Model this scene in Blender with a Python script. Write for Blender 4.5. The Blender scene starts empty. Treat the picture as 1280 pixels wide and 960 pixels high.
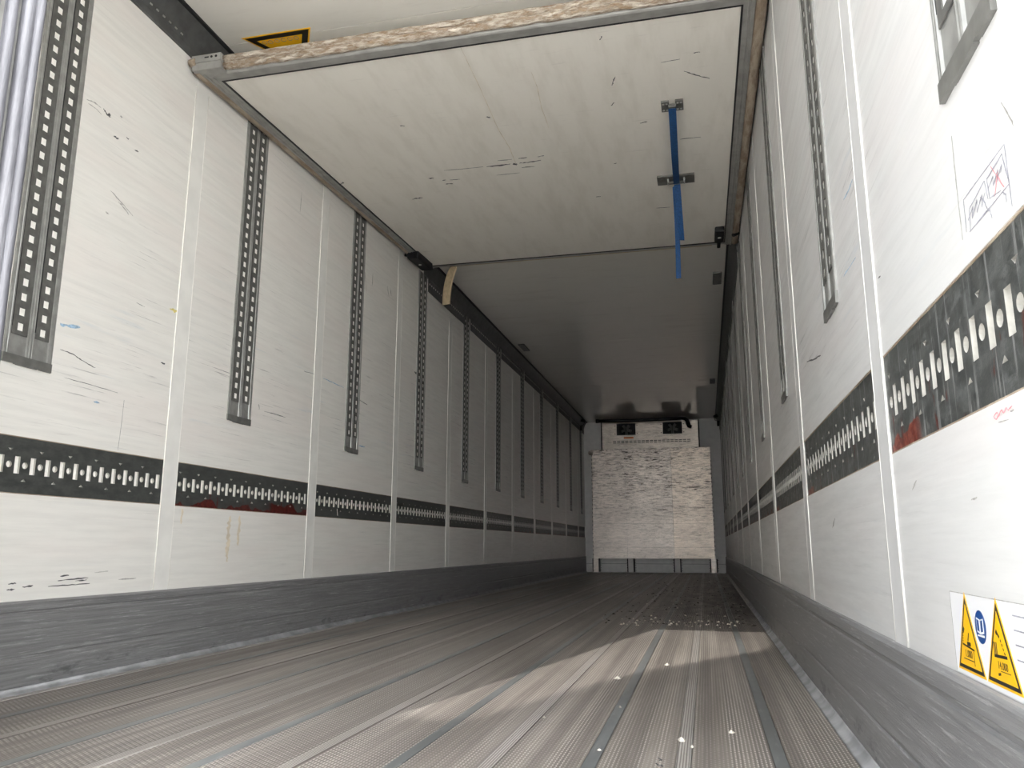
import bpy, bmesh, math, random
from mathutils import Vector, Matrix
random.seed(7)
S = bpy.context.scene
COL = S.collection

# ------------------------------------------------------------------ camera
FPX, YAW, PITCH, ROLL = 1002.57, 0.2331, 0.1999, 0.0008
CX, CZ = 2.1268, 0.4516
cam_d = bpy.data.cameras.new('camera')
cam = bpy.data.objects.new('camera', cam_d)
COL.objects.link(cam)
cam_d.sensor_width = 36.0
cam_d.lens = FPX / 1280 * 36
cam_d.clip_start = 0.02
_f = Vector((-math.sin(YAW) * math.cos(PITCH), math.cos(YAW) * math.cos(PITCH), math.sin(PITCH)))
_r = Vector((math.cos(YAW), math.sin(YAW), 0))
_u = _r.cross(_f)
_r2 = math.cos(ROLL) * _r + math.sin(ROLL) * _u
_u2 = -math.sin(ROLL) * _r + math.cos(ROLL) * _u
cam.matrix_world = Matrix(((_r2.x, _u2.x, -_f.x, CX), (_r2.y, _u2.y, -_f.y, 0), (_r2.z, _u2.z, -_f.z, CZ), (0, 0, 0, 1)))
S.camera = cam

# ------------------------------------------------------------------ sky, sun, exposure
world = bpy.data.worlds.new('sky')
S.world = world
world.use_nodes = True
_bg = world.node_tree.nodes['Background']
_bg.inputs[0].default_value = (0.965, 0.985, 1.0, 1)
_bg.inputs[1].default_value = 11.5
sun_d = bpy.data.lights.new('sun', 'SUN')
sun_d.energy = 5.5
sun_d.angle = math.radians(0.25)
sun_d.color = (1.0, 0.95, 0.87)
sun = bpy.data.objects.new('sun', sun_d)
COL.objects.link(sun)
SUN_DX = 0.215
SUN_DIR = Vector((SUN_DX, 1.0, -0.646))
sun.rotation_euler = SUN_DIR.to_track_quat('-Z', 'Y').to_euler()
sun.location = (-2, -12, 12)
S.view_settings.view_transform = 'Standard'
S.view_settings.look = 'None'
S.view_settings.gamma = 1.0
S.view_settings.use_curve_mapping = False
S.view_settings.exposure = 0.0

# ------------------------------------------------------------------ dimensions (metres)
W, H, FRONT, REAR = 2.46, 2.72, 14.72, 0.86
KICK, B0, B1 = 0.281, 0.6147, 0.7971
SEAM_L = [1.65, 2.885, 4.125, 5.356, 6.588, 7.808, 9.005, 10.22, 11.435, 12.67, 13.91]
SEAM_R = [1.61, 2.865, 4.105, 5.340, 6.570, 7.800, 9.005, 10.22, 11.435, 12.67, 13.91]
SW = 0.088          # width of a joint strip

# ------------------------------------------------------------------ material helper
class N:
    """tiny node-tree builder"""
    def __init__(s, name):
        s.m = bpy.data.materials.new(name); s.m.use_nodes = True
        s.t = s.m.node_tree; s.b = s.t.nodes['Principled BSDF']
    def new(s, t, **k):
        n = s.t.nodes.new(t)
        for a, v in k.items(): setattr(n, a, v)
        return n
    def put(s, sock, v):
        if isinstance(v, bpy.types.NodeSocket): s.t.links.new(v, sock)
        elif v is not None:
            if isinstance(v, (tuple, list)) and len(v) == 3 and sock.type == 'RGBA': v = (*v, 1)
            sock.default_value = v
    def coord(s): return s.new('ShaderNodeTexCoord').outputs['Object']
    def sep(s, v):
        n = s.new('ShaderNodeSeparateXYZ'); s.put(n.inputs[0], v); return n.outputs
    def math(s, op, a, b=None, c=None, clamp=False):
        n = s.new('ShaderNodeMath', operation=op, use_clamp=clamp)
        s.put(n.inputs[0], a)
        if b is not None: s.put(n.inputs[1], b)
        if c is not None: s.put(n.inputs[2], c)
        return n.outputs[0]
    def noise(s, scale=(1, 1, 1), sc=1.0, det=3, rough=0.55, off=(0, 0, 0), co=None):
        mp = s.new('ShaderNodeMapping'); s.put(mp.inputs[0], co if co is not None else s.coord())
        mp.inputs['Scale'].default_value = scale; mp.inputs['Location'].default_value = off
        n = s.new('ShaderNodeTexNoise'); s.put(n.inputs['Vector'], mp.outputs[0])
        n.inputs['Scale'].default_value = sc; n.inputs['Detail'].default_value = det; n.inputs['Roughness'].default_value = rough
        return n.outputs[0]
    def ramp(s, v, a, b, lo=0.0, hi=1.0):
        n = s.new('ShaderNodeMapRange'); n.interpolation_type = 'SMOOTHSTEP'
        s.put(n.inputs[0], v); n.inputs[1].default_value = a; n.inputs[2].default_value = b
        n.inputs[3].default_value = lo; n.inputs[4].default_value = hi
        return n.outputs[0]
    def mix(s, f, a, b):
        n = s.new('ShaderNodeMix', data_type='RGBA'); s.put(n.inputs[0], f); s.put(n.inputs[6], a); s.put(n.inputs[7], b)
        return n.outputs[2]
    def bump(s, h, strength=0.3, dist=0.01):
        n = s.new('ShaderNodeBump'); s.put(n.inputs['Height'], h)
        n.inputs['Strength'].default_value = strength; n.inputs['Distance'].default_value = dist
        s.t.links.new(n.outputs[0], s.b.inputs['Normal'])
    def fin(s, col=None, rough=None, metal=None, spec=None):
        s.put(s.b.inputs['Base Color'], col); s.put(s.b.inputs['Roughness'], rough)
        s.put(s.b.inputs['Metallic'], metal); s.put(s.b.inputs['Specular IOR Level'], spec)
        return s.m

def flat(name, col, rough=0.5, metal=0.0, var=0.12, sc=30.0, spec=None):
    n = N(name)
    v = n.noise((1, 1, 1), sc, 3)
    a = tuple(c * (1 - var) for c in col); b = tuple(min(1, c * (1 + var)) for c in col)
    return n.fin(n.mix(n.ramp(v, 0.3, 0.7), a, b), rough, metal, spec)

def wall_mat(name, base, streak=1.0):
    n = N(name); co = n.coord(); z = n.sep(co)[2]
    s1 = n.ramp(n.noise((4, 0.9, 16), 3.0, 5, 0.65), 0.35, 0.7)
    s2 = n.ramp(n.noise((3, 1.0, 46), 2.0, 5, 0.75, (3, 1, 7)), 0.56, 0.74)
    area = n.ramp(n.noise((1, 0.8, 1.1), 1.6, 2), 0.40, 0.62)
    band = n.math('MULTIPLY', n.ramp(z, 0.75, 1.05), n.ramp(z, 1.9, 1.3))
    band = n.math('ADD', band, 0.35)
    tint = n.ramp(n.noise((1, 0.5, 3), 2.2, 3, 0.5, (9, 2, 4)), 0.42, 0.66)
    c = n.mix(n.math('MULTIPLY', s1, 0.5 * streak), base, tuple(v * 0.84 for v in base))
    c = n.mix(n.math('MULTIPLY', tint, 0.30), c, (base[0] * 0.97, base[1] * 0.90, base[2] * 0.90))
    blu = n.math('MULTIPLY', n.ramp(n.noise((1, 0.7, 14), 2.0, 4, 0.6, (1, 5, 2)), 0.60, 0.75), n.math('MULTIPLY', band, 0.28))
    c = n.mix(blu, c, (base[0] * 0.62, base[1] * 0.74, base[2] * 0.86))
    sc = n.math('MULTIPLY', n.math('MULTIPLY', s2, area), n.math('MULTIPLY', band, 0.95 * streak))
    c = n.mix(sc, c, (0.24, 0.23, 0.23))
    r = n.math('ADD', n.math('MULTIPLY', s1, 0.14), 0.30)
    n.bump(n.noise((60, 60, 60), 3.0, 2), 0.06, 0.002)
    return n.fin(c, r, 0.0, 0.42)

M = {}
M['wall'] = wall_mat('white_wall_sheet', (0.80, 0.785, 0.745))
M['wall_r'] = wall_mat('white_wall_sheet_bright', (0.70, 0.70, 0.695), 0.8)  # same white sheet, darkened to offset strong light on the right wall
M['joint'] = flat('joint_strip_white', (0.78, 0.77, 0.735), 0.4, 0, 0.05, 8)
M['joint_r'] = flat('joint_strip_cool_white', (0.66, 0.66, 0.66), 0.4, 0, 0.05, 8)  # joint strip darkened to match the dimmed right wall
M['bead_r'] = flat('sealant_cool', (0.80, 0.785, 0.75), 0.5, 0, 0.06, 40)  # sealant darkened likewise against the strong light on the right
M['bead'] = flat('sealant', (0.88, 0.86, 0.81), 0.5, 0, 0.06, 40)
M['white'] = flat('white_paint', (0.80, 0.79, 0.76), 0.4, 0, 0.04, 12)
M['slotback'] = flat('pale_backing', (0.90, 0.885, 0.84), 0.5, 0, 0.05, 60)
M['slotrim'] = flat('slot_edge_metal', (0.42, 0.41, 0.38), 0.5, 0.1, 0.1, 60)
M['black'] = flat('black_rubber', (0.012, 0.012, 0.014), 0.55, 0, 0.3, 40)
M['blackpl'] = flat('black_plastic', (0.007, 0.007, 0.009), 0.5, 0, 0.3, 40, 0.3)
M['alu'] = flat('grey_aluminium', (0.30, 0.30, 0.288), 0.42, 0.35, 0.14, 25)
M['holestrip'] = flat('dark_hole_strip', (0.105, 0.104, 0.098), 0.6, 0.05, 0.2, 30)
M['alu_dk'] = flat('dull_aluminium', (0.20, 0.20, 0.19), 0.42, 0.45, 0.15, 25)
M['coving'] = flat('dark_coving', (0.105, 0.108, 0.108), 0.42, 0.35, 0.18, 18)
M['galv'] = flat('galvanised_strip', (0.155, 0.155, 0.145), 0.45, 0.35, 0.2, 30)
M['frame'] = flat('frame_grey', (0.33, 0.325, 0.305), 0.5, 0.15, 0.12, 14)
M['dark'] = flat('dark_void', (0.02, 0.02, 0.022), 0.8, 0, 0.2, 20)
M['screw'] = flat('screw_metal', (0.55, 0.55, 0.53), 0.35, 0.8, 0.1, 80)
M['scuff'] = flat('black_scuff', (0.09, 0.09, 0.095), 0.7, 0, 0.3, 90)
M['scuff_grey'] = flat('grey_scuff', (0.40, 0.39, 0.37), 0.7, 0, 0.25, 90)
M['scuff_blue'] = flat('blue_scuff', (0.33, 0.47, 0.60), 0.7, 0, 0.3, 60)
M['scuff_yel'] = flat('yellow_scuff', (0.72, 0.62, 0.22), 0.7, 0, 0.2, 60)
M['ochre'] = flat('ochre_run', (0.70, 0.625, 0.50), 0.7, 0, 0.15, 20)
M['ink_grey'] = flat('grey_ink', (0.33, 0.33, 0.38), 0.7, 0, 0.25, 60)
M['ink_red'] = flat('red_ink', (0.80, 0.30, 0.33), 0.7, 0, 0.25, 60)
M['sheet'] = flat('sticker_white', (0.83, 0.83, 0.85), 0.3, 0, 0.02, 5)
M['yellow'] = flat('sticker_yellow', (0.92, 0.50, 0.003), 0.4, 0, 0.03, 20)
M['blue'] = flat('sticker_blue', (0.010, 0.065, 0.25), 0.4, 0, 0.05, 20)
M['stblack'] = flat('sticker_black', (0.012, 0.011, 0.012), 0.45, 0, 0.1, 20)
M['orange'] = flat('orange_label', (0.62, 0.14, 0.02), 0.5, 0, 0.1, 30)
M['beige'] = flat('beige_seal', (0.50, 0.40, 0.26), 0.7, 0, 0.12, 30)
M['webbing'] = flat('blue_webbing', (0.010, 0.062, 0.185), 0.65, 0, 0.25, 120)
M['crumb'] = flat('pale_crumb', (0.62, 0.58, 0.52), 0.8, 0, 0.3, 60)
M['crumb_dk'] = flat('dark_crumb', (0.04, 0.036, 0.032), 0.6, 0, 0.3, 60)
M['asphalt'] = flat('pale_concrete_yard', (0.82, 0.79, 0.745), 0.9, 0, 0.05, 3)
M['hall'] = flat('grey_cladding', (0.30, 0.31, 0.32), 0.7, 0, 0.1, 1)  # for the added box that blocks sky light
M['silo'] = flat('concrete', (0.45, 0.44, 0.42), 0.8, 0, 0.1, 1)  # for the added blocker that shapes the sun patch

def ceiling_mat():
    n = N('ceiling_sheet'); y = n.sep(n.coord())[1]
    w = n.noise((0.9, 9, 1), 2.0, 5, 0.6)
    dirt = n.ramp(n.noise((0.8, 4, 1), 2.2, 5, 0.7, (2, 2, 2)), 0.5, 0.72)
    c = n.mix(n.math('MULTIPLY', dirt, 0.35), (0.80, 0.775, 0.72), (0.62, 0.585, 0.53))
    n.bump(w, 0.012, 0.006)
    return n.fin(c, n.math('ADD', n.math('MULTIPLY', dirt, 0.05), 0.045), 0, 0.5)
M['ceiling'] = ceiling_mat()

def board_mat():
    n = N('bulkhead_board')
    s = n.ramp(n.noise((1.6, 22, 1), 2.2, 5, 0.7), 0.60, 0.76)
    s2 = n.ramp(n.noise((5, 1, 1), 2.4, 4, 0.65, (4, 1, 1)), 0.40, 0.72)
    c = n.mix(n.math('MULTIPLY', s2, 0.40), (0.88, 0.845, 0.775), (0.70, 0.66, 0.58))
    c = n.mix(n.math('MULTIPLY', s, 0.35), c, (0.36, 0.34, 0.31))
    n.bump(n.noise((3, 70, 1), 4.0, 2), 0.06, 0.003)
    return n.fin(c, 0.42, 0, 0.4)
M['board'] = board_mat()

def foam_mat():
    n = N('worn_foam_seal')
    a = n.ramp(n.noise((6, 20, 20), 3.0, 5, 0.7), 0.38, 0.62)
    b = n.ramp(n.noise((9, 30, 30), 2.6, 4, 0.7, (3, 3, 3)), 0.52, 0.66)
    c = n.mix(a, (0.36, 0.27, 0.19), (0.66, 0.59, 0.50))
    c = n.mix(n.math('MULTIPLY', b, 0.8), c, (0.27, 0.17, 0.09))
    n.bump(a, 0.8, 0.01)
    return n.fin(c, 0.85)
M['foam'] = foam_mat()

def dirtyseal_mat():
    n = N('brown_edge_seal')
    a = n.ramp(n.noise((10, 2, 10), 3.0, 5, 0.7), 0.35, 0.65)
    c = n.mix(a, (0.26, 0.195, 0.14), (0.44, 0.37, 0.29))
    n.bump(a, 0.5, 0.006)
    return n.fin(c, 0.75)
M['edgeseal'] = dirtyseal_mat()

def kick_mat(name, lo, hi, metal):
    n = N(name); z = n.sep(n.coord())[2]
    a = n.ramp(n.noise((8, 0.8, 40), 3.0, 6, 0.75), 0.35, 0.70)
    b = n.ramp(n.noise((8, 2.2, 60), 2.2, 6, 0.8, (2, 7, 1)), 0.55, 0.68)
    d = n.ramp(n.noise((8, 3.0, 9), 2.2, 4, 0.7, (5, 1, 2)), 0.52, 0.68)
    c = n.mix(a, lo, hi)
    c = n.mix(n.math('MULTIPLY', b, 0.6), c, tuple(min(1, v * 1.9) for v in hi))
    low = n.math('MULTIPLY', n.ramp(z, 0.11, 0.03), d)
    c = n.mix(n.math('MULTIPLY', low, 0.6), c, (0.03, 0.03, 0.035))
    n.bump(a, 0.25, 0.004)
    return n.fin(c, n.math('ADD', n.math('MULTIPLY', a, 0.15), 0.34), metal, 0.5)
M['kick'] = kick_mat('kick_plate_metal', (0.20, 0.20, 0.205), (0.32, 0.32, 0.325), 0.25)
M['fillet'] = flat('kick_foot_metal', (0.22, 0.222, 0.23), 0.42, 0.3, 0.25, 10)

def plate_mat(name, stain=None, runs=False):
    n = N(name); co = n.coord(); x, y, z = n.sep(co)
    a = n.ramp(n.noise((1, 6, 14), 3.0, 5, 0.7), 0.35, 0.7)
    c = n.mix(a, (0.060, 0.064, 0.062), (0.105, 0.110, 0.106))
    rg = n.math('ADD', n.math('MULTIPLY', a, 0.2), 0.38)
    if runs:
        r = n.ramp(n.noise((1, 60, 2.2), 1.0, 4, 0.7, (0, 4, 1)), 0.56, 0.63)
        c = n.mix(n.math('MULTIPLY', r, 0.55), c, (0.40, 0.40, 0.40))
        sp = n.ramp(n.noise((1, 12, 12), 2.0, 6, 0.8, (0, 2, 8)), 0.48, 0.66)
        c = n.mix(n.math('MULTIPLY', sp, 0.55), c, (0.17, 0.18, 0.18))
    if stain:
        for (y0, y1, top, k) in stain:
            win = n.math('MULTIPLY', n.ramp(y, y0 - 0.02, y0 + 0.03), n.ramp(y, y1 + 0.02, y1 - 0.03))
            nz = n.noise((0, 7, 0.8), 1.0, 3, 0.5, (0, k, 0))
            lim = n.math('ADD', n.math('MULTIPLY', n.math('SUBTRACT', nz, 0.42), 0.16), top)
            msk = n.math('MULTIPLY', n.ramp(n.math('SUBTRACT', lim, z), 0.0, 0.004), win)
            hue = n.ramp(n.noise((1, 50, 50), 1.0, 4, 0.7), 0.4, 0.62)
            lightred = n.mix(hue, (0.15, 0.025, 0.016), (0.30, 0.095, 0.065)) if runs else n.mix(hue, (0.075, 0.010, 0.009), (0.14, 0.020, 0.015))
            c = n.mix(msk, c, lightred)
        wet = n.ramp(n.noise((1, 26, 8), 1.0, 4, 0.65, (0, 1.7, 0)), 0.60, 0.64)
        zone = n.math('MULTIPLY', n.ramp(z, 0.03, -0.02), wet)
        c = n.mix(n.math('MULTIPLY', zone, 0.85), c, (0.105, 0.020, 0.014))
    n.bump(a, 0.1, 0.003)
    return n.fin(c, rg, 0.35, 0.5)
M['plate'] = plate_mat('dark_load_plate')
M['plate_stained'] = plate_mat('stained_load_plate', [(-0.60, 0.60, -0.085, 2.0), (0.18, 0.62, -0.062, 5.0)])
M['plate_runs'] = plate_mat('wet_load_plate', [(-0.36, -0.15, -0.076, 3.0)], True)
M['plate_runs_b'] = plate_mat('wet_load_plate_far', [(-0.56, -0.42, -0.074, 1.0)], True)
M['plate_rust_edge'] = plate_mat('rust_edged_load_plate', [(-0.60, 0.60, -0.096, 7.0)])

def floor_mat(name, kind):
    n = N(name); co = n.coord(); x, y, z = n.sep(co)
    grime = n.ramp(n.noise((1.6, 0.35, 1), 2.0, 5, 0.65), 0.36, 0.66)
    lane = n.ramp(n.noise((30, 0.10, 1), 1.0, 4, 0.7, (3, 0, 0)), 0.38, 0.62)
    fine = n.noise((90, 40, 1), 1.0, 3, 0.7)
    wetm = n.math('MULTIPLY', n.math('MULTIPLY', n.ramp(x, 1.45, 2.2), n.math('MULTIPLY', n.ramp(y, 4.9, 5.8), n.ramp(y, 15.5, 11))),
                  n.ramp(n.noise((9, 2.6, 1), 1.0, 6, 0.75, (1, 1, 0)), 0.43, 0.54))
    if kind == 'rib':
        per = 0.0088
        fx = n.math('FRACT', n.math('DIVIDE', x, per))
        rib = n.math('SUBTRACT', 1.0, n.math('ABSOLUTE', n.math('SUBTRACT', n.math('MULTIPLY', fx, 2.0), 1.0)))   # 0..1 crest
        row = n.math('FLOOR', n.math('DIVIDE', x, per))
        fy = n.math('FRACT', n.math('ADD', n.math('DIVIDE', y, 0.0165), n.math('MULTIPLY', row, 0.37)))
        saw = n.math('SUBTRACT', 1.0, n.math('ABSOLUTE', n.math('SUBTRACT', n.math('MULTIPLY', fy, 2.0), 1.0)))
        tooth = n.math('MULTIPLY', n.ramp(rib, 0.45, 0.8), n.ramp(saw, 0.3, 0.62))
        keep = n.ramp(n.noise((22, 0.3, 1), 1.0, 2, 0.5, (8, 0, 0)), 0.38, 0.62)
        tooth_c = n.math('MULTIPLY', tooth, n.math('ADD', n.math('MULTIPLY', keep, 0.75), 0.25))
        low = n.mix(grime, (0.195, 0.170, 0.150), (0.320, 0.287, 0.258))
        low = n.mix(n.math('MULTIPLY', lane, 0.75), low, (0.150, 0.130, 0.120))
        c = n.mix(tooth_c, low, (0.66, 0.625, 0.58))
        n.bump(n.math('ADD', n.math('MULTIPLY', tooth, 1.0), n.math('MULTIPLY', rib, 0.8)), 0.45, 0.0022)
        r = 0.44; metal = 0.20
    elif kind == 'ridge':
        fx = n.math('FRACT', n.math('DIVIDE', x, 0.0062))
        rib = n.math('SUBTRACT', 1.0, n.math('ABSOLUTE', n.math('SUBTRACT', n.math('MULTIPLY', fx, 2.0), 1.0)))
        c = n.mix(n.ramp(rib, 0.25, 0.65), (0.22, 0.195, 0.18), n.mix(grime, (0.46, 0.435, 0.41), (0.62, 0.59, 0.565)))
        n.bump(rib, 0.5, 0.003); r = 0.42; metal = 0.35
    else:
        c = n.mix(grime, (0.165, 0.172, 0.172), (0.28, 0.295, 0.30))
        c = n.mix(n.math('MULTIPLY', n.ramp(n.noise((60, 5, 1), 1.0, 4, 0.7), 0.56, 0.7), 0.5), c, (0.38, 0.38, 0.38))
        n.bump(fine, 0.08, 0.002); r = 0.36; metal = 0.4
    c = n.mix(n.math('MULTIPLY', n.ramp(fine, 0.60, 0.74), 0.30), c, (0.10, 0.09, 0.08))
    c = n.mix(n.math('MULTIPLY', wetm, 0.62), c, (0.035, 0.030, 0.027))
    return n.fin(c, r, metal, 0.5)
M['rib'] = floor_mat('ribbed_floor_plank', 'rib')
M['ridge'] = floor_mat('ridged_floor_joint', 'ridge')
M['cover'] = floor_mat('smooth_floor_strip', 'smooth')

def ply_mat(name, base, dirt):
    n = N(name); z = n.sep(n.coord())[2]
    fine = n.ramp(n.noise((3.2, 1, 48), 2.2, 6, 0.8), 0.46, 0.60)
    dash = n.ramp(n.noise((3.0, 1, 17), 2.4, 6, 0.8, (7, 2, 3)), 0.53, 0.575)
    pale = n.ramp(n.noise((2.0, 1, 5), 2.0, 5, 0.7, (1, 6, 5)), 0.52, 0.70)
    cloud = n.ramp(n.noise((1.1, 1, 1.7), 1.5, 4, 0.65), 0.36, 0.66)
    pits = n.ramp(n.noise((30, 1, 30), 1.0, 4, 0.8, (4, 4, 4)), 0.57, 0.66)
    up = n.ramp(z, 0.5, 1.9, 0.18, 1.0)  # streaks and dashes weaken towards the bottom, lower sheet stays paler
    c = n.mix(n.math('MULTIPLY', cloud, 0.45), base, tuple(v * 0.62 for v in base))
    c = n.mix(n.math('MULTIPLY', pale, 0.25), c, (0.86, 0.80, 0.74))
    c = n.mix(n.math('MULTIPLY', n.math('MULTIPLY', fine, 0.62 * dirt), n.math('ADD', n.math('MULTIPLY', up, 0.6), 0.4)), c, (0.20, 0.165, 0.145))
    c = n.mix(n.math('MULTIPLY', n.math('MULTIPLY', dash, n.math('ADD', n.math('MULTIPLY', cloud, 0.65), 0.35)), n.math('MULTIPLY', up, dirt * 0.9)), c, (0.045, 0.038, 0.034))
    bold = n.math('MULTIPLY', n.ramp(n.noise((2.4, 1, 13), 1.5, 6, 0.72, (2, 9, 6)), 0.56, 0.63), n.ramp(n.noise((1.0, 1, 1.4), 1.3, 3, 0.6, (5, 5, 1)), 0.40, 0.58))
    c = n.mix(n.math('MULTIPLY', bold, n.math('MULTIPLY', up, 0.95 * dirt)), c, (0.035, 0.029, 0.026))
    c = n.mix(n.math('MULTIPLY', pits, 0.45 * dirt), c, (0.09, 0.07, 0.06))
    n.bump(fine, 0.12, 0.004)
    return n.fin(c, n.math('ADD', n.math('MULTIPLY', fine, 0.20), 0.31), 0.5, 0.5)
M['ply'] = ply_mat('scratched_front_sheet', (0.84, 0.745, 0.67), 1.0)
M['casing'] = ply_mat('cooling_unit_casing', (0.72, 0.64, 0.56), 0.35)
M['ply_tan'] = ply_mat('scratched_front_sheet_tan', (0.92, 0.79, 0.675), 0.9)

def gasket_mat():
    n = N('door_edge_metal')
    a = n.ramp(n.noise((20, 20, 2.0), 2.0, 5, 0.7), 0.35, 0.68)
    c = n.mix(a, (0.055, 0.055, 0.063), (0.115, 0.115, 0.128))
    n.bump(a, 0.2, 0.004)
    return n.fin(c, 0.5, 0.1)
M['dooredge'] = gasket_mat()

# ------------------------------------------------------------------ geometry helpers
def link(name, me, mat=None, parent=None):
    o = bpy.data.objects.new(name, me)
    COL.objects.link(o)
    if mat is not None:
        if me.materials: me.materials[0] = M[mat]
        else: me.materials.append(M[mat])
    if parent is not None: o.parent = parent
    return o
def bm_obj(name, bm, mat, parent=None, smooth=False):
    bmesh.ops.recalc_face_normals(bm, faces=bm.faces)
    if smooth:
        for f in bm.faces: f.smooth = True
    me = bpy.data.meshes.new(name); bm.to_mesh(me); bm.free()
    return link(name, me, mat, parent)
def add_box(bm, x0, x1, y0, y1, z0, z1, bevel=0.0):
    vs = [bm.verts.new((x, y, z)) for x in (x0, x1) for y in (y0, y1) for z in (z0, z1)]
    fs = [bm.faces.new([vs[i] for i in q]) for q in ((0, 1, 3, 2), (4, 6, 7, 5), (0, 4, 5, 1), (2, 3, 7, 6), (0, 2, 6, 4), (1, 5, 7, 3))]
    if bevel:
        es = list({e for f in fs for e in f.edges})
        bmesh.ops.bevel(bm, geom=es, offset=bevel, segments=2, affect='EDGES', profile=0.6)
def box(name, x0, x1, y0, y1, z0, z1, mat, parent=None, bevel=0.0):
    bm = bmesh.new(); add_box(bm, x0, x1, y0, y1, z0, z1, bevel)
    return bm_obj(name, bm, mat, parent)
def prism(name, pts, a0, a1, axis, mat, parent=None, smooth=False):
    """closed 2-D outline extruded along an axis. axis y: pts are (x,z); z: (x,y); x: (y,z)"""
    mk = {'y': lambda p, a: (p[0], a, p[1]), 'z': lambda p, a: (p[0], p[1], a), 'x': lambda p, a: (a, p[0], p[1])}[axis]
    bm = bmesh.new()
    A = [bm.verts.new(mk(p, a0)) for p in pts]; B = [bm.verts.new(mk(p, a1)) for p in pts]
    k = len(pts)
    for i in range(k): bm.faces.new((A[i], A[(i + 1) % k], B[(i + 1) % k], B[i]))
    bm.faces.new(A[::-1]); bm.faces.new(B)
    bm.normal_update()
    bmesh.ops.triangulate(bm, faces=[f for f in bm.faces if len(f.verts) > 4], ngon_method='EAR_CLIP')
    return bm_obj(name, bm, mat, parent, smooth)
def tube(name, pts, r, mat, parent=None, seg=10, squash=None):
    bm = bmesh.new(); rings = []
    pts = [Vector(p) for p in pts]
    for i, p in enumerate(pts):
        d = (pts[min(i + 1, len(pts) - 1)] - pts[max(i - 1, 0)]).normalized()
        up = Vector((0, 0, 1)) if abs(d.z) < 0.9 else Vector((1, 0, 0))
        a = d.cross(up).normalized(); b = a.cross(d).normalized()
        rr = r[i] if isinstance(r, (list, tuple)) else r
        rings.append([bm.verts.new(p + (a * math.cos(t) + b * math.sin(t)) * rr) for t in [2 * math.pi * k / seg for k in range(seg)]])
    for A, B in zip(rings, rings[1:]):
        for k in range(seg): bm.faces.new((A[k], A[(k + 1) % seg], B[(k + 1) % seg], B[k]))
    bm.faces.new(rings[0][::-1]); bm.faces.new(rings[-1])
    return bm_obj(name, bm, mat, parent, True)
def ribbon(name, pts, side, width, thick, mat, parent=None):
    """flat band along pts, width along vector side, given thickness"""
    bm = bmesh.new(); pts = [Vector(p) for p in pts]; rings = []
    for i, p in enumerate(pts):
        d = (pts[min(i + 1, len(pts) - 1)] - pts[max(i - 1, 0)]).normalized()
        s = Vector(side[i] if isinstance(side, list) else side); s = (s - d * s.dot(d)).normalized(); nrm = d.cross(s)
        rings.append([bm.verts.new(p + s * a * width / 2 + nrm * b * thick / 2) for a, b in ((-1, -1), (1, -1), (1, 1), (-1, 1))])
    for A, B in zip(rings, rings[1:]):
        for k in range(4): bm.faces.new((A[k], A[(k + 1) % 4], B[(k + 1) % 4], B[k]))
    bm.faces.new(rings[0][::-1]); bm.faces.new(rings[-1])
    return bm_obj(name, bm, mat, parent)
def smear(name, pts, side, width, mat, parent, lift):
    """an irregular rubbed mark: a thin film with ragged width, lying on a surface"""
    pts = [Vector(p) for p in pts]; fine = []
    for a, b in zip(pts, pts[1:]):
        k = 5
        for q in range(k): fine.append(a.lerp(b, q / k))
    fine.append(pts[-1])
    side = Vector(side).normalized(); lift = Vector(lift)
    bm = bmesh.new(); prev = None; n = len(fine)
    for i, p in enumerate(fine):
        t = i / (n - 1); env = (0.25 + 0.75 * math.sin(math.pi * min(max(t, 0.02), 0.98)) ** 0.5) * random.uniform(0.35, 1.15)
        c = p + side * random.uniform(-0.22, 0.22) * width
        w = width * env / 2
        cur = [bm.verts.new(c - side * w), bm.verts.new(c + side * w), bm.verts.new(c + side * w + lift), bm.verts.new(c - side * w + lift)]
        if prev:
            for k in range(4): bm.faces.new((prev[k], prev[(k + 1) % 4], cur[(k + 1) % 4], cur[k]))
        else: bm.faces.new(cur[::-1])
        prev = cur
    bm.faces.new(prev)
    return bm_obj(name, bm, mat, parent)
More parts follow.
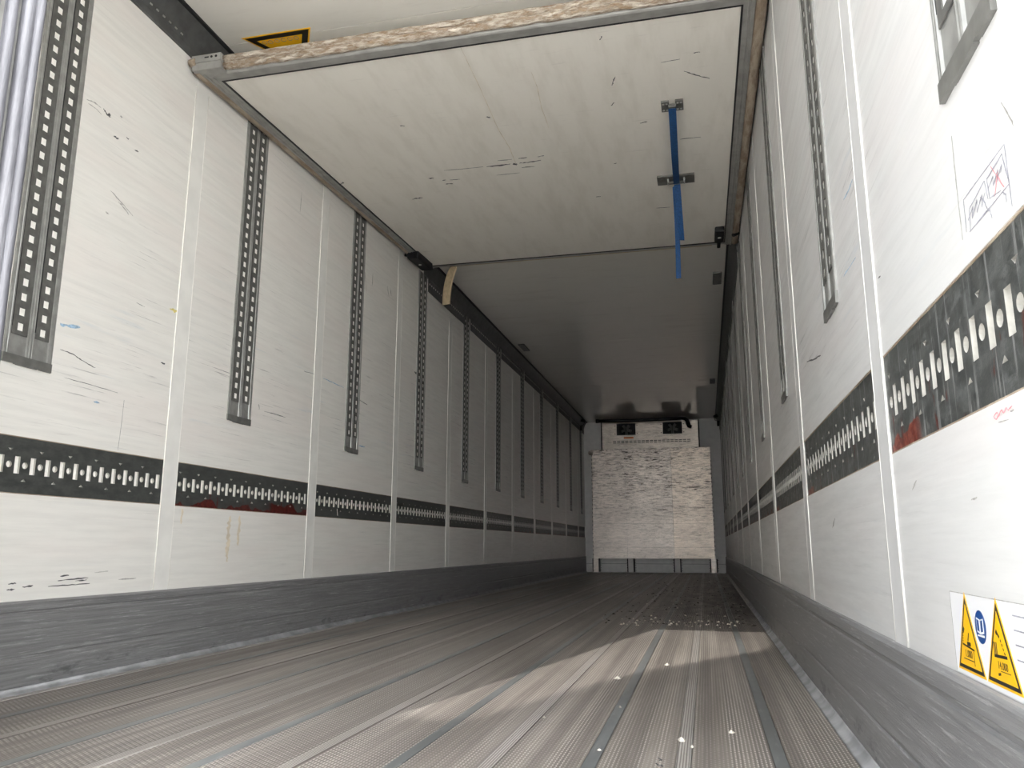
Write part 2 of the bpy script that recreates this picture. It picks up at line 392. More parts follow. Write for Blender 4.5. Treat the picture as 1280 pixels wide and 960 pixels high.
def perforated(name, us, vs, holes, depth, rim_mat=None):
    """plate in the local y/z plane facing +x, with real holes. holes[(i,j)] = number of sides (4 = the whole cell)"""
    bm = bmesh.new()
    cache = {}
    def V(x, u, v):
        k = (round(x, 5), round(u, 5), round(v, 5))
        if k not in cache: cache[k] = bm.verts.new((x, u, v))
        return cache[k]
    def F(*v):
        try: bm.faces.new(v)
        except ValueError: pass
    for i in range(len(us) - 1):
        for j in range(len(vs) - 1):
            u0, u1, v0, v1 = us[i], us[i + 1], vs[j], vs[j + 1]
            h = holes.get((i, j))
            if not h:
                F(V(0, u0, v0), V(0, u1, v0), V(0, u1, v1), V(0, u0, v1)); continue
            if h == 4:
                rim = [(u0, v0), (u1, v0), (u1, v1), (u0, v1)]
            else:
                cu, cv = (u0 + u1) / 2, (v0 + v1) / 2; hu, hv = (u1 - u0) / 2, (v1 - v0) / 2
                k = abs(h); rim = []; out = []
                ph = math.pi / 2 if h > 0 else -math.pi / 2
                for q in range(k):
                    t = ph + 2 * math.pi * q / k; c, s = math.cos(t), math.sin(t)
                    m = max(abs(c), abs(s)); rim.append((cu + hu * 0.94 * c, cv + hv * 0.94 * s)); out.append((cu + hu * c / m, cv + hv * s / m))
                if k == 3:
                    cor = [(u0, v0), (u1, v0), (u1, v1), (u0, v1)]
                    R = [V(0, *r) for r in rim]
                    if h > 0: F(V(0, *cor[0]), V(0, *cor[1]), R[2], R[1]); F(V(0, *cor[1]), V(0, *cor[2]), R[0], R[2]); F(V(0, *cor[2]), V(0, *cor[3]), R[0]); F(V(0, *cor[3]), V(0, *cor[0]), R[1], R[0])
                    else: F(V(0, *cor[2]), V(0, *cor[3]), R[2], R[1]); F(V(0, *cor[3]), V(0, *cor[0]), R[0], R[2]); F(V(0, *cor[0]), V(0, *cor[1]), R[0]); F(V(0, *cor[1]), V(0, *cor[2]), R[1], R[0])
                else:
                    for q in range(k):
                        a, b = q, (q + 1) % k
                        F(V(0, *out[a]), V(0, *out[b]), V(0, *rim[b]), V(0, *rim[a]))
                    for (cu_, cv_) in ((u0, v0), (u1, v0), (u1, v1), (u0, v1)):     # fill the corners
                        near = sorted(out, key=lambda p: (p[0] - cu_) ** 2 + (p[1] - cv_) ** 2)[:2]
                        if min((p[0] - cu_) ** 2 + (p[1] - cv_) ** 2 for p in near) > 1e-12:
                            F(V(0, cu_, cv_), V(0, *near[0]), V(0, *near[1]))
            k = len(rim)
            for q in range(k):
                a, b = rim[q], rim[(q + 1) % k]
                F(V(0, *a), V(0, *b), V(-depth, *b), V(-depth, *a))
                if rim_mat: bm.faces.ensure_lookup_table(); bm.faces[-1].material_index = 1
    U0, U1, V0, V1 = us[0], us[-1], vs[0], vs[-1]
    for i in range(len(us) - 1):
        for v in (V0, V1): F(V(0, us[i], v), V(0, us[i + 1], v), V(-depth, us[i + 1], v), V(-depth, us[i], v))
    for j in range(len(vs) - 1):
        for u in (U0, U1): F(V(0, u, vs[j]), V(0, u, vs[j + 1]), V(-depth, u, vs[j + 1]), V(-depth, u, vs[j]))
    me = bpy.data.meshes.new(name)
    if rim_mat: me.materials.append(M['plate']); me.materials.append(M[rim_mat])
    bm.to_mesh(me); bm.free()
    return me

def tag(o, label, cat, group=None):
    o['label'] = label; o['category'] = cat
    if group: o['group'] = group
    return o
def struct(o):
    o['kind'] = 'structure'; return o
def empty(name, loc=(0, 0, 0), rz=0.0):
    o = bpy.data.objects.new(name, None); COL.objects.link(o)
    o.location = loc; o.rotation_euler = (0, 0, rz); o.empty_display_size = 0.1
    return o
def ray(px, py): return _f + _r2 * ((px - 640) / FPX) + _u2 * ((480 - py) / FPX)
def on(px, py, axis, val):
    """the point of a wall / floor plane that was measured in the photograph"""
    d = ray(px, py); C = Vector((CX, 0, CZ)); return C + d * ((val - C[axis]) / d[axis])

ORD = ['first', 'second', 'third', 'fourth', 'fifth', 'sixth', 'seventh', 'eighth', 'ninth', 'tenth', 'eleventh', 'twelfth']

# ================================================================== SETTING
# ------------------------------------------------------------------ yard behind the trailer, with added light blockers
struct(box('ground', -40, 40, -45, 40, -1.40, -1.25, 'asphalt'))
def add_sun_blocker():  # added unseen blocker, profile shaped to outline the sun patch on the floor
    y0 = -10.0
    sh = [(1.29, 2.19), (1.483, 2.165), (1.643, 2.573), (1.82, 3.017), (2.10, 3.50), (2.375, 3.92), (2.402, 4.2), (2.428, 5.7)]
    prof = [(-2.6, 0.646 * 12.19)] + [(x - SUN_DX * (y - y0), 0.646 * (y - y0)) for x, y in sh]
    xr = prof[-1][0] + 2.0
    root = None
    for (xa, za), (xb, zb) in zip(prof, prof[1:]):          # convex blocks, stepped along the wanted shadow outline
        if zb - za < 0.02: o = prism('wall_yard', [(xa, -1.25), (xa, za), (xb, zb), (xb, -1.25)], y0, y0 - 2.0, 'y', 'silo', root)
        else: o = prism('course', [(xa, za), (xb, zb), (xr, zb), (xr, za)], y0, y0 - 2.0, 'y', 'silo', root)
        root = root or o
    prism('course', [(prof[2][0], -1.25), (prof[2][0], prof[2][1]), (xr, prof[2][1]), (xr, -1.25)], y0, y0 - 2.0, 'y', 'silo', root)
    return root
struct(add_sun_blocker())
struct(box('wall_hall', -16.0, -2.4, -10.5, 8.0, -1.25, 10.0, 'hall'))        # added unseen box, cuts sky light on the right wall

# ------------------------------------------------------------------ floor of extruded planks
floor = struct(box('floor', -0.06, W + 0.06, 0.70, FRONT + 0.1, -0.09, -0.012, 'alu_dk'))
COVER = [0.26, 0.66, 1.062, 1.465, 1.866, 2.262]
RIDGE = [0.055, 0.455, 0.857, 1.256, 1.658, 2.059]
cuts = sorted([(c - 0.0145, c + 0.0145, 'cover_strip', 'cover', 0.0012) for c in COVER] + [(c - 0.0155, c + 0.0155, 'ridged_joint', 'ridge', 0.0022) for c in RIDGE])
xprev = 0.0
for a, b, nm, mt, dz in cuts:
    box('floor_plank', xprev + 0.0015, a - 0.0015, 0.72, FRONT, -0.012, 0.0, 'rib', floor)
    box(nm, a, b, 0.72, FRONT, -0.012, dz, mt, floor, 0.0008)
    xprev = b
box('floor_plank', xprev + 0.0015, W, 0.72, FRONT, -0.012, 0.0, 'rib', floor)

# ------------------------------------------------------------------ side walls
def side_wall(side):
    L = side == 'left'
    sx = (lambda d: d) if L else (lambda d: W - d)          # d = distance from the wall face into the room
    def b(name, d0, d1, y0, y1, z0, z1, mat, par, bev=0.0):
        x0, x1 = sorted((sx(d0), sx(d1)))
        return box(name, x0, x1, y0, y1, z0, z1, mat, par, bev)
    wall = struct(b('wall_' + side, -0.075, -0.022, REAR, FRONT + 0.1, -0.09, H + 0.08, 'white', None))
    seams = SEAM_L if L else SEAM_R
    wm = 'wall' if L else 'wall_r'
    edges = [REAR] + seams + [FRONT + 0.05]
    for i in range(len(edges) - 1):
        y0 = edges[i] + (SW / 2 if i else 0); y1 = edges[i + 1] - (SW / 2 if i < len(edges) - 2 else 0)
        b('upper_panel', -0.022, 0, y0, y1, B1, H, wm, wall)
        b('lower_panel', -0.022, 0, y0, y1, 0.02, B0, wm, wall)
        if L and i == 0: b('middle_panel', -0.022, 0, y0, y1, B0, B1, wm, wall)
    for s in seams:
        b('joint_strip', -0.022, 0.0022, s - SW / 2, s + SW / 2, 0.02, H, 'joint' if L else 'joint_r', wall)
        for e in (-1, 1):
            y = s + e * SW / 2
            x0 = sx(0.0005)
            pts = [(x0, y + random.uniform(-.0004, .0004), z) for z in [0.27 + 0.22 * k for k in range(11)]]
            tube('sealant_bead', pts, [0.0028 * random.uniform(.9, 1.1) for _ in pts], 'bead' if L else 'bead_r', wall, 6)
    # kick plate: a ribbed profile with a rounded foot
    base = struct(prism('baseboard_' + side, [(sx(d), z) for d, z in [(-0.02, 0.0), (0.016, 0.0), (0.016, 0.100), (0.0125, 0.104), (0.0125, 0.110), (0.016, 0.114), (0.016, 0.236), (0.012, 0.240), (0.012, 0.247), (0.016, 0.251), (0.016, 0.274), (0.010, KICK), (-0.02, KICK)]], 0.80, FRONT, 'y', 'kick'))
    prism('foot_fillet', [(sx(d), z) for d, z in [(0.0155, 0.0), (0.040, 0.0), (0.034, 0.003), (0.027, 0.006), (0.022, 0.011), (0.0185, 0.016), (0.0155, 0.022)]], 0.80, FRONT, 'y', 'fillet', base, True)
    return wall, sx, b
wall_left, sxl, bl = side_wall('left')
wall_right, sxr, br = side_wall('right')

# ------------------------------------------------------------------ ceiling
ceil = struct(box('ceiling', -0.075, W + 0.075, REAR - 0.05, FRONT + 0.1, H + 0.004, H + 0.09, 'white'))
ce = [REAR, 2.93, 5.95, 8.75, 11.25, FRONT + 0.05]
for a, b_ in zip(ce, ce[1:]):
    box('ceiling_panel', 0.0, W, a + 0.002, b_ - 0.002, H, H + 0.004, 'ceiling', ceil)

# ------------------------------------------------------------------ front wall
wf = struct(box('wall_front', -0.075, W + 0.075, FRONT + 0.02, FRONT + 0.1, -0.09, H + 0.08, 'white'))
box('lower_sheet', 0.018, W - 0.018, FRONT - 0.04, FRONT + 0.02, 0.012, 0.30, 'white', wf, 0.004)
box('foot_rail', 0.018, W - 0.018, FRONT - 0.048, FRONT - 0.04, 0.15, 0.156, 'alu', wf)

# ------------------------------------------------------------------ rear frame and the closed left door leaf
struct(box('trim_1', W - 0.006, W + 0.16, 0.68, REAR, -0.12, H + 0.1, 'white', None, 0.006))              # right post
struct(box('trim_2', -0.16, 0.02, 0.68, REAR, -0.12, H + 0.1, 'white', None, 0.006))                      # left post
struct(box('trim_3', -0.16, W + 0.16, 0.66, REAR + 0.04, 2.60, H + 0.12, 'white', None, 0.006))           # header
struct(box('trim_4', -0.16, W + 0.16, 0.60, 0.72, -0.22, -0.004, 'alu', None, 0.006))                     # sill
DX, DY = -0.078, 0.086
door = struct(box('door_1', 0.0, 1.035 + DX, 0.865 + DY, 0.945 + DY, -0.003, 2.595, 'white', None, 0.004))
def door_edge(x0, y0, x1, y1, mat, nm, r=None):
    return box(nm, x0 + DX, x1 + DX, y0 + DY, y1 + DY, 0.0, 2.595, mat, door, 0.003)
door_edge(1.035, 0.800, 1.085, 0.945, 'dooredge', 'edge_profile')
for (yy, rr, xx, mt) in [(0.8685, 0.0085, 1.085, 'dooredge'), (0.905, 0.010, 1.086, 'dooredge'), (0.933, 0.0125, 1.092, 'dooredge')]:
    tube('edge_rib', [(xx + DX, yy + DY, 0.0), (xx + DX, yy + DY, 1.3), (xx + DX, yy + DY, 2.595)], rr, mt, door, 12)
for yy in (0.8865, 0.919):
    box('groove', 1.0845 + DX, 1.0862 + DX, yy - 0.004 + DY, yy + 0.004 + DY, 0.0, 2.595, 'alu_dk', door)
tube('rubber_lip', [(1.104 + DX + 0.0010 * math.sin(k * 1.9), 0.944 + DY, 0.0998 * k) for k in range(27)], 0.0085, 'dooredge', door, 8)

# ------------------------------------------------------------------ coving + perforated rail along the top of both walls
def strips_y(side):
    s = SEAM_L if side == 'left' else SEAM_R
    if side == 'left': return [2.112, 3.353, 4.610, 5.843, 7.074, 8.30, 9.49, 10.70, 11.92, 13.15, 14.32]
    return [0.97, 2.060, 3.302, 4.545, 5.79, 7.03, 8.26, 9.47, 10.70, 11.92, 13.15, 14.32]
def rail_mesh(length):
    n = max(2, int(length / 0.05)); us = [0.0]; holes = {}
    m = (length - n * 0.05) / 2
    us = [-length / 2]; x = -length / 2 + m
    for k in range(n):
        us += [x + 0.013, x + 0.037]; x += 0.05
    us.append(length / 2)
    vs = [0.0, 0.066, 0.082, 0.115]
    for k in range(n): holes[(1 + 2 * k, 1)] = 4
    return perforated('perforated_rail', us, vs, holes, 0.0022)
for num, side in ((5, 'left'), (6, 'right')):
    sx = sxl if side == 'left' else sxr
    top = [(0.034, 2.668), (0.050, 2.694), (0.066, 2.712), (0.074, 2.712), (0.076, H), (0.0, H)]
    full = [(0.0, 2.605), (0.013, 2.605), (0.017, 2.625), (0.022, 2.64)] + top
    short = [(0.0, 2.652), (0.027, 2.652)] + top
    t = struct(prism('trim_%d' % num, [(sx(d), z) for d, z in full], 5.86, FRONT, 'y', 'coving'))
    prism('coving_length', [(sx(d), z) for d, z in full], REAR, 3.20, 'y', 'coving', t)
    prism('coving_length', [(sx(d), z) for d, z in short], 3.20, 5.86, 'y', 'coving', t)
    M_edge = prism('black_edge', [(sx(d), z) for d, z in [(0.060, 2.7085), (0.0785, 2.7085), (0.0785, H - 0.0005), (0.060, H - 0.0005)]], REAR, FRONT, 'y', 'black', t)
    x0, x1 = sorted((sx(0.0), sx(0.0125)))
    box('rail_web', x0, x1, REAR, 3.20, 2.576, 2.606, 'coving', t)
    for k in range(38):
        xa, xb = sorted((sx(0.0150), sx(0.0205)))
        box('hook', xa, xb, 1.2 + 0.04 * k, 1.214 + 0.04 * k, 2.6225, 2.6285, 'screw', t)
    ys = strips_y(side)
    ed = [REAR] + ys + [FRONT + 0.09]
    for i in range(len(ed) - 1):
        a = ed[i] + (0.097 if i else 0.0); c = ed[i + 1] - (0.097 if i < len(ed) - 2 else 0.09)
        a = max(a, 5.86)
        if c - a < 0.12: continue
        me = rail_mesh(c - a)
        o = link('perforated_rail', me, 'coving', t)
        o.location = (sx(0.011), (a + c) / 2, 2.492)
        if side == 'right': o.rotation_euler = (0, 0, math.pi)
        x0, x1 = sorted((sx(0.0005), sx(0.0086)))
        box('rail_backing', x0, x1, a + 0.005, c - 0.005, 2.50, 2.60, 'slotback', t)

# ================================================================== LOAD RAIL PLATES
CELL = 0.0615
def plate_mesh(n):
    us, holes = [], {}
    L0 = -n * CELL / 2
    us.append(L0 - 0.012)
    for k in range(n):
        c = L0 + CELL * (k + 0.25)
        us += [c - 0.0115, c + 0.0115, c + 0.0205, c + 0.0415]
    us.append(L0 + n * CELL + 0.012)
    hz = (B1 - B0) / 2
    vs = [-hz, -0.0545, -0.0425, -0.0275, -0.0115, 0.0115, 0.0275, 0.0425, 0.0545, hz]
    for k in range(n):
        ci = 1 + 4 * k
        holes[(ci, 4)] = 12
        for j in (3, 4, 5): holes[(ci + 2, j)] = 4
        if k % 2 == 0: holes[(ci, 7)] = -3
        else: holes[(ci, 1)] = 3
    me = perforated('load_plate', us, vs, holes, 0.0075, 'slotrim')
    # slot cells are stacked: remove the inner walls between them
    bm = bmesh.new(); bm.from_mesh(me)
    kill = []
    for f in bm.faces:
        c = f.calc_center_median(); nz = abs(f.normal.z)
        if nz > 0.9 and c.x < -0.003 and (abs(abs(c.z) - 0.0115) < 1e-4): 
            if max(v.co.y for v in f.verts) - min(v.co.y for v in f.verts) > 0.02: kill.append(f)
    bmesh.ops.delete(bm, geom=kill, context='FACES'); bm.to_mesh(me); bm.free()
    return me, us[-1] - us[0]
PM = {n: plate_mesh(n) for n in (18, 10, 11)}
def load_rail(side, y0, y1, mat, label, n=18):
    me, ln = PM[n]
    sx = sxl if side == 'left' else sxr
    root = empty('load_rail', (sx(-0.0025), (y0 + y1) / 2, (B0 + B1) / 2), 0 if side == 'left' else math.pi)
    if mat == 'plate': m2 = me
    else: m2 = me.copy()
    p = link('slotted_plate', m2, mat, root); p.scale = (1, (y1 - y0) / ln, 1)
    hz = (B1 - B0) / 2; hy = (y1 - y0) / 2
    box('backing', -0.0155, -0.0077, -hy, hy, -hz, hz, 'slotback', root)
    box('edge_bead', -0.006, 0.0012, -hy, hy, hz - 0.003, hz, 'edgeseal', root)
    box('edge_bead', -0.006, 0.0012, -hy, hy, -hz, -hz + 0.003, 'edgeseal', root)
    tag(root, label, 'load rail', 'dark load rail plates along both side walls')
    return root
where = ['cut by the photo edge', 'stained dark red', 'holding a white scrap', 'clean', 'clean', 'clean', 'small and dim', 'small and dim', 'small and dim', 'small and dim', 'small and dim']
for i in range(11):
    y0 = SEAM_L[i] + SW / 2; y1 = (SEAM_L[i + 1] - SW / 2) if i < 10 else FRONT - 0.04
    load_rail('left', y0, y1, 'plate_stained' if i == 1 else ('plate_rust_edge' if i > 5 else 'plate'),
              '%s dark slotted rail plate along the left wall, %s' % (ORD[i], where[i]), 18 if i < 10 else 11)
er = [REAR - 0.0] + SEAM_R
whr = ['the largest', 'with rusty drips', 'with a red corner patch', 'narrow in view', 'narrow in view', 'narrow in view'] + ['a thin sliver far off'] * 6
for i in range(12):
    y0 = er[i] + (SW / 2 if i else 0.0); y1 = (er[i + 1] - SW / 2) if i < 11 else FRONT - 0.04
    load_rail('right', y0, y1, 'plate_runs' if i == 0 else ('plate_runs_b' if i in (1, 2) else 'plate_rust_edge'),
              '%s dark slotted rail plate along the right wall, %s' % (ORD[i], whr[i]), 11 if i in (0, 11) else 18)

# ================================================================== VERTICAL LASHING STRIPS
ZS0, ZS1 = 1.022, 2.612
def make_strip_meshes():
    out = {}
    # extruded aluminium profile in local (x out of wall, y along wall), z up
    prof = [(0.0, -0.098), (0.010, -0.098), (0.0125, -0.094), (0.0125, -0.089), (0.0095, -0.087), (0.0125, -0.085), (0.0125, -0.080), (0.0040, -0.078),
            (0.0040, -0.012), (0.0115, -0.010), (0.0125, -0.005), (0.0095, -0.002), (0.0125, 0.001), (0.0125, 0.006), (0.0095, 0.009), (0.0125, 0.012), (0.0040, 0.015),
            (0.0040, 0.076), (0.0115, 0.078), (0.0130, 0.084), (0.0130, 0.093), (0.0085, 0.098), (0.0, 0.098)]
    bm = bmesh.new()
    A = [bm.verts.new((x, y, ZS0 + 0.028)) for x, y in prof]; B = [bm.verts.new((x, y, ZS1)) for x, y in prof]
    for i in range(len(prof)): bm.faces.new((A[i], A[(i + 1) % len(prof)], B[(i + 1) % len(prof)], B[i]))
    caps = [bm.faces.new(A[::-1]), bm.faces.new(B)]; bm.normal_update()
    bmesh.ops.triangulate(bm, faces=caps, ngon_method='EAR_CLIP')
    bmesh.ops.recalc_face_normals(bm, faces=bm.faces)
    me = bpy.data.meshes.new('profile'); bm.to_mesh(me); bm.free(); out['profile'] = me
    for key, (a, b, off) in {'hole_a': (-0.0755, -0.0135, 0.0), 'hole_b': (0.0185, 0.0750, 0.004)}.items():
        c = (a + b) / 2; us = [a, c - 0.011, c + 0.011, b]; vs = [1.118 + off]; holes = {}
        z = 1.145 + off * 0.3; j = 0
        while z < 2.58:
            vs += [z - 0.0125, z + 0.0125]; holes[(1, 1 + 2 * j)] = 4; z += 0.05; j += 1
        vs.append(ZS1)
        bm = bmesh.new(); add_box(bm, 0.0030, 0.0102, a - 0.0026, a - 0.0003, 1.142, ZS1)
        me = bpy.data.meshes.new('slit'); bm.to_mesh(me); bm.free(); out['slit_' + key] = me
        out[key] = perforated('hole_strip', us, vs, holes, 0.0045)
        bm = bmesh.new(); add_box(bm, -0.0049, -0.0046, c - 0.018, c + 0.018, 1.125, ZS1 - 0.003)
        me = bpy.data.meshes.new('pale_backing'); bm.to_mesh(me); bm.free(); out['back_' + key] = me
    bm = bmesh.new()
    for (y0, y1, z0) in ((-0.099, -0.052, 0.002), (-0.052, -0.044, 0.0), (-0.044, 0.040, -0.001), (0.040, 0.050, 0.002), (0.050, 0.099, 0.0)):
        add_box(bm, 0.0, 0.0140, y0, y1, ZS0 + z0, ZS0 + 0.030)
    me = bpy.data.meshes.new('end_cap'); bm.to_mesh(me); bm.free(); out['end_cap'] = me
    return out
SM = make_strip_meshes()
def strip(side, y, label):
    sx = sxl if side == 'left' else sxr
    root = empty('lashing_strip', (sx(0.0), y, 0), 0 if side == 'left' else math.pi)
    root.scale = (0.5, 1, 1)
    link('profile', SM['profile'], 'alu', root)
    for k in ('hole_a', 'hole_b'):
        o = link('hole_strip', SM[k], 'holestrip', root); o.location.x = 0.0098
        link('slit', SM['slit_' + k], 'black', root)
        p = link('pale_backing', SM['back_' + k], 'slotback', root); p.location.x = 0.0098
    link('end_cap', SM['end_cap'], 'alu_dk', root)
    tag(root, label, 'lashing strip', 'vertical perforated lashing strips on both side walls')
ln = ['widest, beside the rear door edge', 'just past the corner of the ceiling board', 'half way along the ceiling board', 'below the black corner block']
for i, y in enumerate(strips_y('left')):
    strip('left', y, '%s upright perforated strip on the left wall%s' % (ORD[i], ', ' + ln[i] if i < 4 else ' counting from the rear'))
rn = ['only its foot in view', 'running up out of the frame', 'beside the brown board edge']
for i, y in enumerate(strips_y('right')):
    strip('right', y, '%s upright perforated strip on the right wall%s' % (ORD[i], ', ' + rn[i] if i < 3 else ' counting from the rear'))

# ================================================================== PARTITION BULKHEAD FOLDED UP UNDER THE CEILING
SL = 0.0476
bk = empty('partition_bulkhead', (0, 2.735, 2.500))
bk.rotation_euler = (math.atan(SL), 0, 0)
tag(bk, 'large white partition board with grey frame folded up flat under the ceiling', 'bulkhead')
LV, TH = 3.105, 0.055
XB0, XB1, VB0, VB1 = 0.098, 2.360, 0.147, 3.050
XF0, XF1 = 0.048, 2.408
box('board', XB0 - 0.01, XB1 + 0.01, VB0 - 0.01, VB1 + 0.01, 0.0035, TH - 0.004, 'board', bk)
def side_profile(x_in, x_out, sgn):
    s = lambda d: x_in + sgn * d
    w = abs(x_out - x_in)
    pts = [(0, 0.0), (0.018, 0.0), (0.021, -0.004), (0.026, -0.004), (0.028, 0.0), (w * 0.72, -0.002), (w * 0.74, -0.007), (w * 0.96, -0.007), (w, 0.0), (w, TH), (0, TH)]
    return [(s(d), z) for d, z in pts]
prism('frame_member', side_profile(XB0, XF0, -1), 0.075, LV, 'y', 'frame', bk)
prism('frame_member', side_profile(XB1, XF1, 1), 0.075, LV, 'y', 'frame', bk)
# rear member (towards the doors), stepped
prism('frame_member', [(VB0, 0.0), (VB0 - 0.024, 0.0), (VB0 - 0.028, -0.005), (VB0 - 0.058, -0.006), (VB0 - 0.066, -0.002), (VB0 - 0.070, 0.006), (VB0 - 0.070, TH), (VB0, TH)], XB0, XB1, 'x', 'frame', bk)
prism('frame_member', [(VB1, 0.0), (VB1 + 0.035, -0.002), (VB1 + 0.045, 0.004), (VB1 + 0.045, TH), (VB1, TH)], XB0, XB1, 'x', 'frame', bk)
for (a, b, c, d) in ((XB0 - 0.002, XB0 + 0.006, VB0, VB1), (XB1 - 0.006, XB1 + 0.002, VB0, VB1), (XB0, XB1, VB0 - 0.001, VB0 + 0.008), (XB0, XB1, VB1 - 0.010, VB1 + 0.001)):
    box('gasket', a, b, c, d, -0.0012, 0.004, 'black', bk)
def wob_tube(name, x0, x1, v, z, r, mat, n=60, amp=0.10):
    pts = [(x0 + (x1 - x0) * k / n, v + random.uniform(-1, 1) * r * amp * 0.6, z + random.uniform(-1, 1) * r * amp * 0.6) for k in range(n + 1)]
    return tube(name, pts, [r * random.uniform(1 - amp, 1 + amp) for _ in pts], mat, bk, 10)
wob_tube('foam_seal', 0.165, 2.38, 0.064, 0.017, 0.0190, 'foam')
wob_tube('foam_seal', 0.165, 2.38, 0.060, 0.046, 0.0165, 'foam')
for xx, sg, rr in ((0.030, 1, 0.022), (2.430, -1, 0.0255)):
    pts = [(xx, 0.06 + 3.02 * k / 40, 0.012) for k in range(41)]
    tube('edge_seal', pts, [rr * random.uniform(.95, 1.05) for _ in pts], 'edgeseal', bk, 10)
    tube('edge_lip', [(xx - sg * (rr - 0.004), p[1], 0.006) for p in pts], 0.0045, 'black', bk, 6)
# corner pieces at the near corners
for x0, x1 in ((0.02, 0.165), (2.38, 2.44)):
    box('corner_bracket', x0, x1, 0.030, 0.105, 0.030, 0.064, 'frame', bk, 0.004)
    box('corner_foot', x0, x1, 0.034, 0.110, -0.004, 0.031, 'frame', bk, 0.006)
for xx, r in ((0.120, 0.0055), (0.142, 0.0055)):
    tube('bolt_hole', [(xx, 0.0285, 0.048), (xx, 0.032, 0.048)], r, 'dark', bk, 10)
box('bracket_slot', 0.086, 0.106, 0.0288, 0.032, 0.045, 0.051, 'dark', bk)
tube('bracket_roller', [(0.010, 0.040, 0.036), (0.040, 0.038, 0.036)], 0.018, 'edgeseal', bk, 10)
# black blocks at the far corners
def corner_block(x0, x1, v0, v1, depth, tongue):
    bm = bmesh.new(); add_box(bm, x0, x1, v0, v1, -depth, 0.006, 0.012)
    o = bm_obj('corner_block', bm, 'blackpl', bk)
    bm = bmesh.new(); add_box(bm, x0 + 0.02, x1 - 0.02, v1 - 0.02, v1 + tongue, -depth * 0.6, -0.004, 0.006)
    bm_obj('tongue', bm, 'blackpl', o)
    tube('bolt', [((x0 + x1) / 2, (v0 + v1) / 2, -depth - 0.004), ((x0 + x1) / 2, (v0 + v1) / 2, -depth + 0.004)], 0.012, 'screw', o, 8)
    return o
corner_block(2.285, 2.350, 2.70, 2.96, 0.035, 0.16)
corner_block(0.030, 0.122, 2.66, 3.00, 0.050, 0.06)
tube('edge_stop', [(0.012, 2.68, -0.012), (0.045, 2.72, -0.012)], 0.014, 'blackpl', bk, 8)
tube('edge_stop', [(2.445, 2.83, -0.010), (2.415, 2.87, -0.010)], 0.016, 'blackpl', bk, 8)
# beige seal along the far edge, its left end hanging loose
ribbon('beige_seal', [(0.27, VB1 + 0.060, 0.012), (1.2, VB1 + 0.056, 0.010), (2.27, VB1 + 0.056, 0.010)], (0, 0.5, 1), 0.020, 0.008, 'beige', bk)
pts = []
for k in range(13):
    t = k / 12
    pts.append((0.275 - 0.085 * math.sin(t * 1.5), VB1 + 0.062 + 0.02 * t, 0.010 - 0.31 * t ** 1.5))
seal = ribbon('hanging_seal', pts, (0.85, -0.5, 0.0), 0.085, 0.012, 'beige', bk)
seal['label'] = 'beige seal strip hanging loose'
# strap plates screwed under the board
def small_plate(name, xc, v, w, l, mat):
    p = box(name, xc - w / 2, xc + w / 2, v - l / 2, v + l / 2, -0.006, 0.0036, mat, bk, 0.0012)
    return p
for xx in (2.030, 2.097):
    p = small_plate('strap_anchor', xx, 0.88, 0.038, 0.098, 'galv')
    for dv in (-0.03, 0.03):
        for dx in (-0.008, 0.008): tube('screw', [(xx + dx, 0.88 + dv, -0.0085), (xx + dx, 0.88 + dv, -0.005)], 0.0055, 'screw', p, 8)
box('anchor_bar', 2.045, 2.082, 0.855, 0.870, -0.022, -0.004, 'galv', bk, 0.003)
p = small_plate('grip_plate', 2.050, 1.785, 0.216, 0.125, 'galv')
for xx in (2.005, 2.098): box('grip_loop', xx - 0.005, xx + 0.005, 1.755, 1.815, -0.024, -0.005, 'screw', p, 0.003)
box('grip_bar', 2.005, 2.098, 1.775, 1.795, -0.026, -0.016, 'galv', p, 0.003)
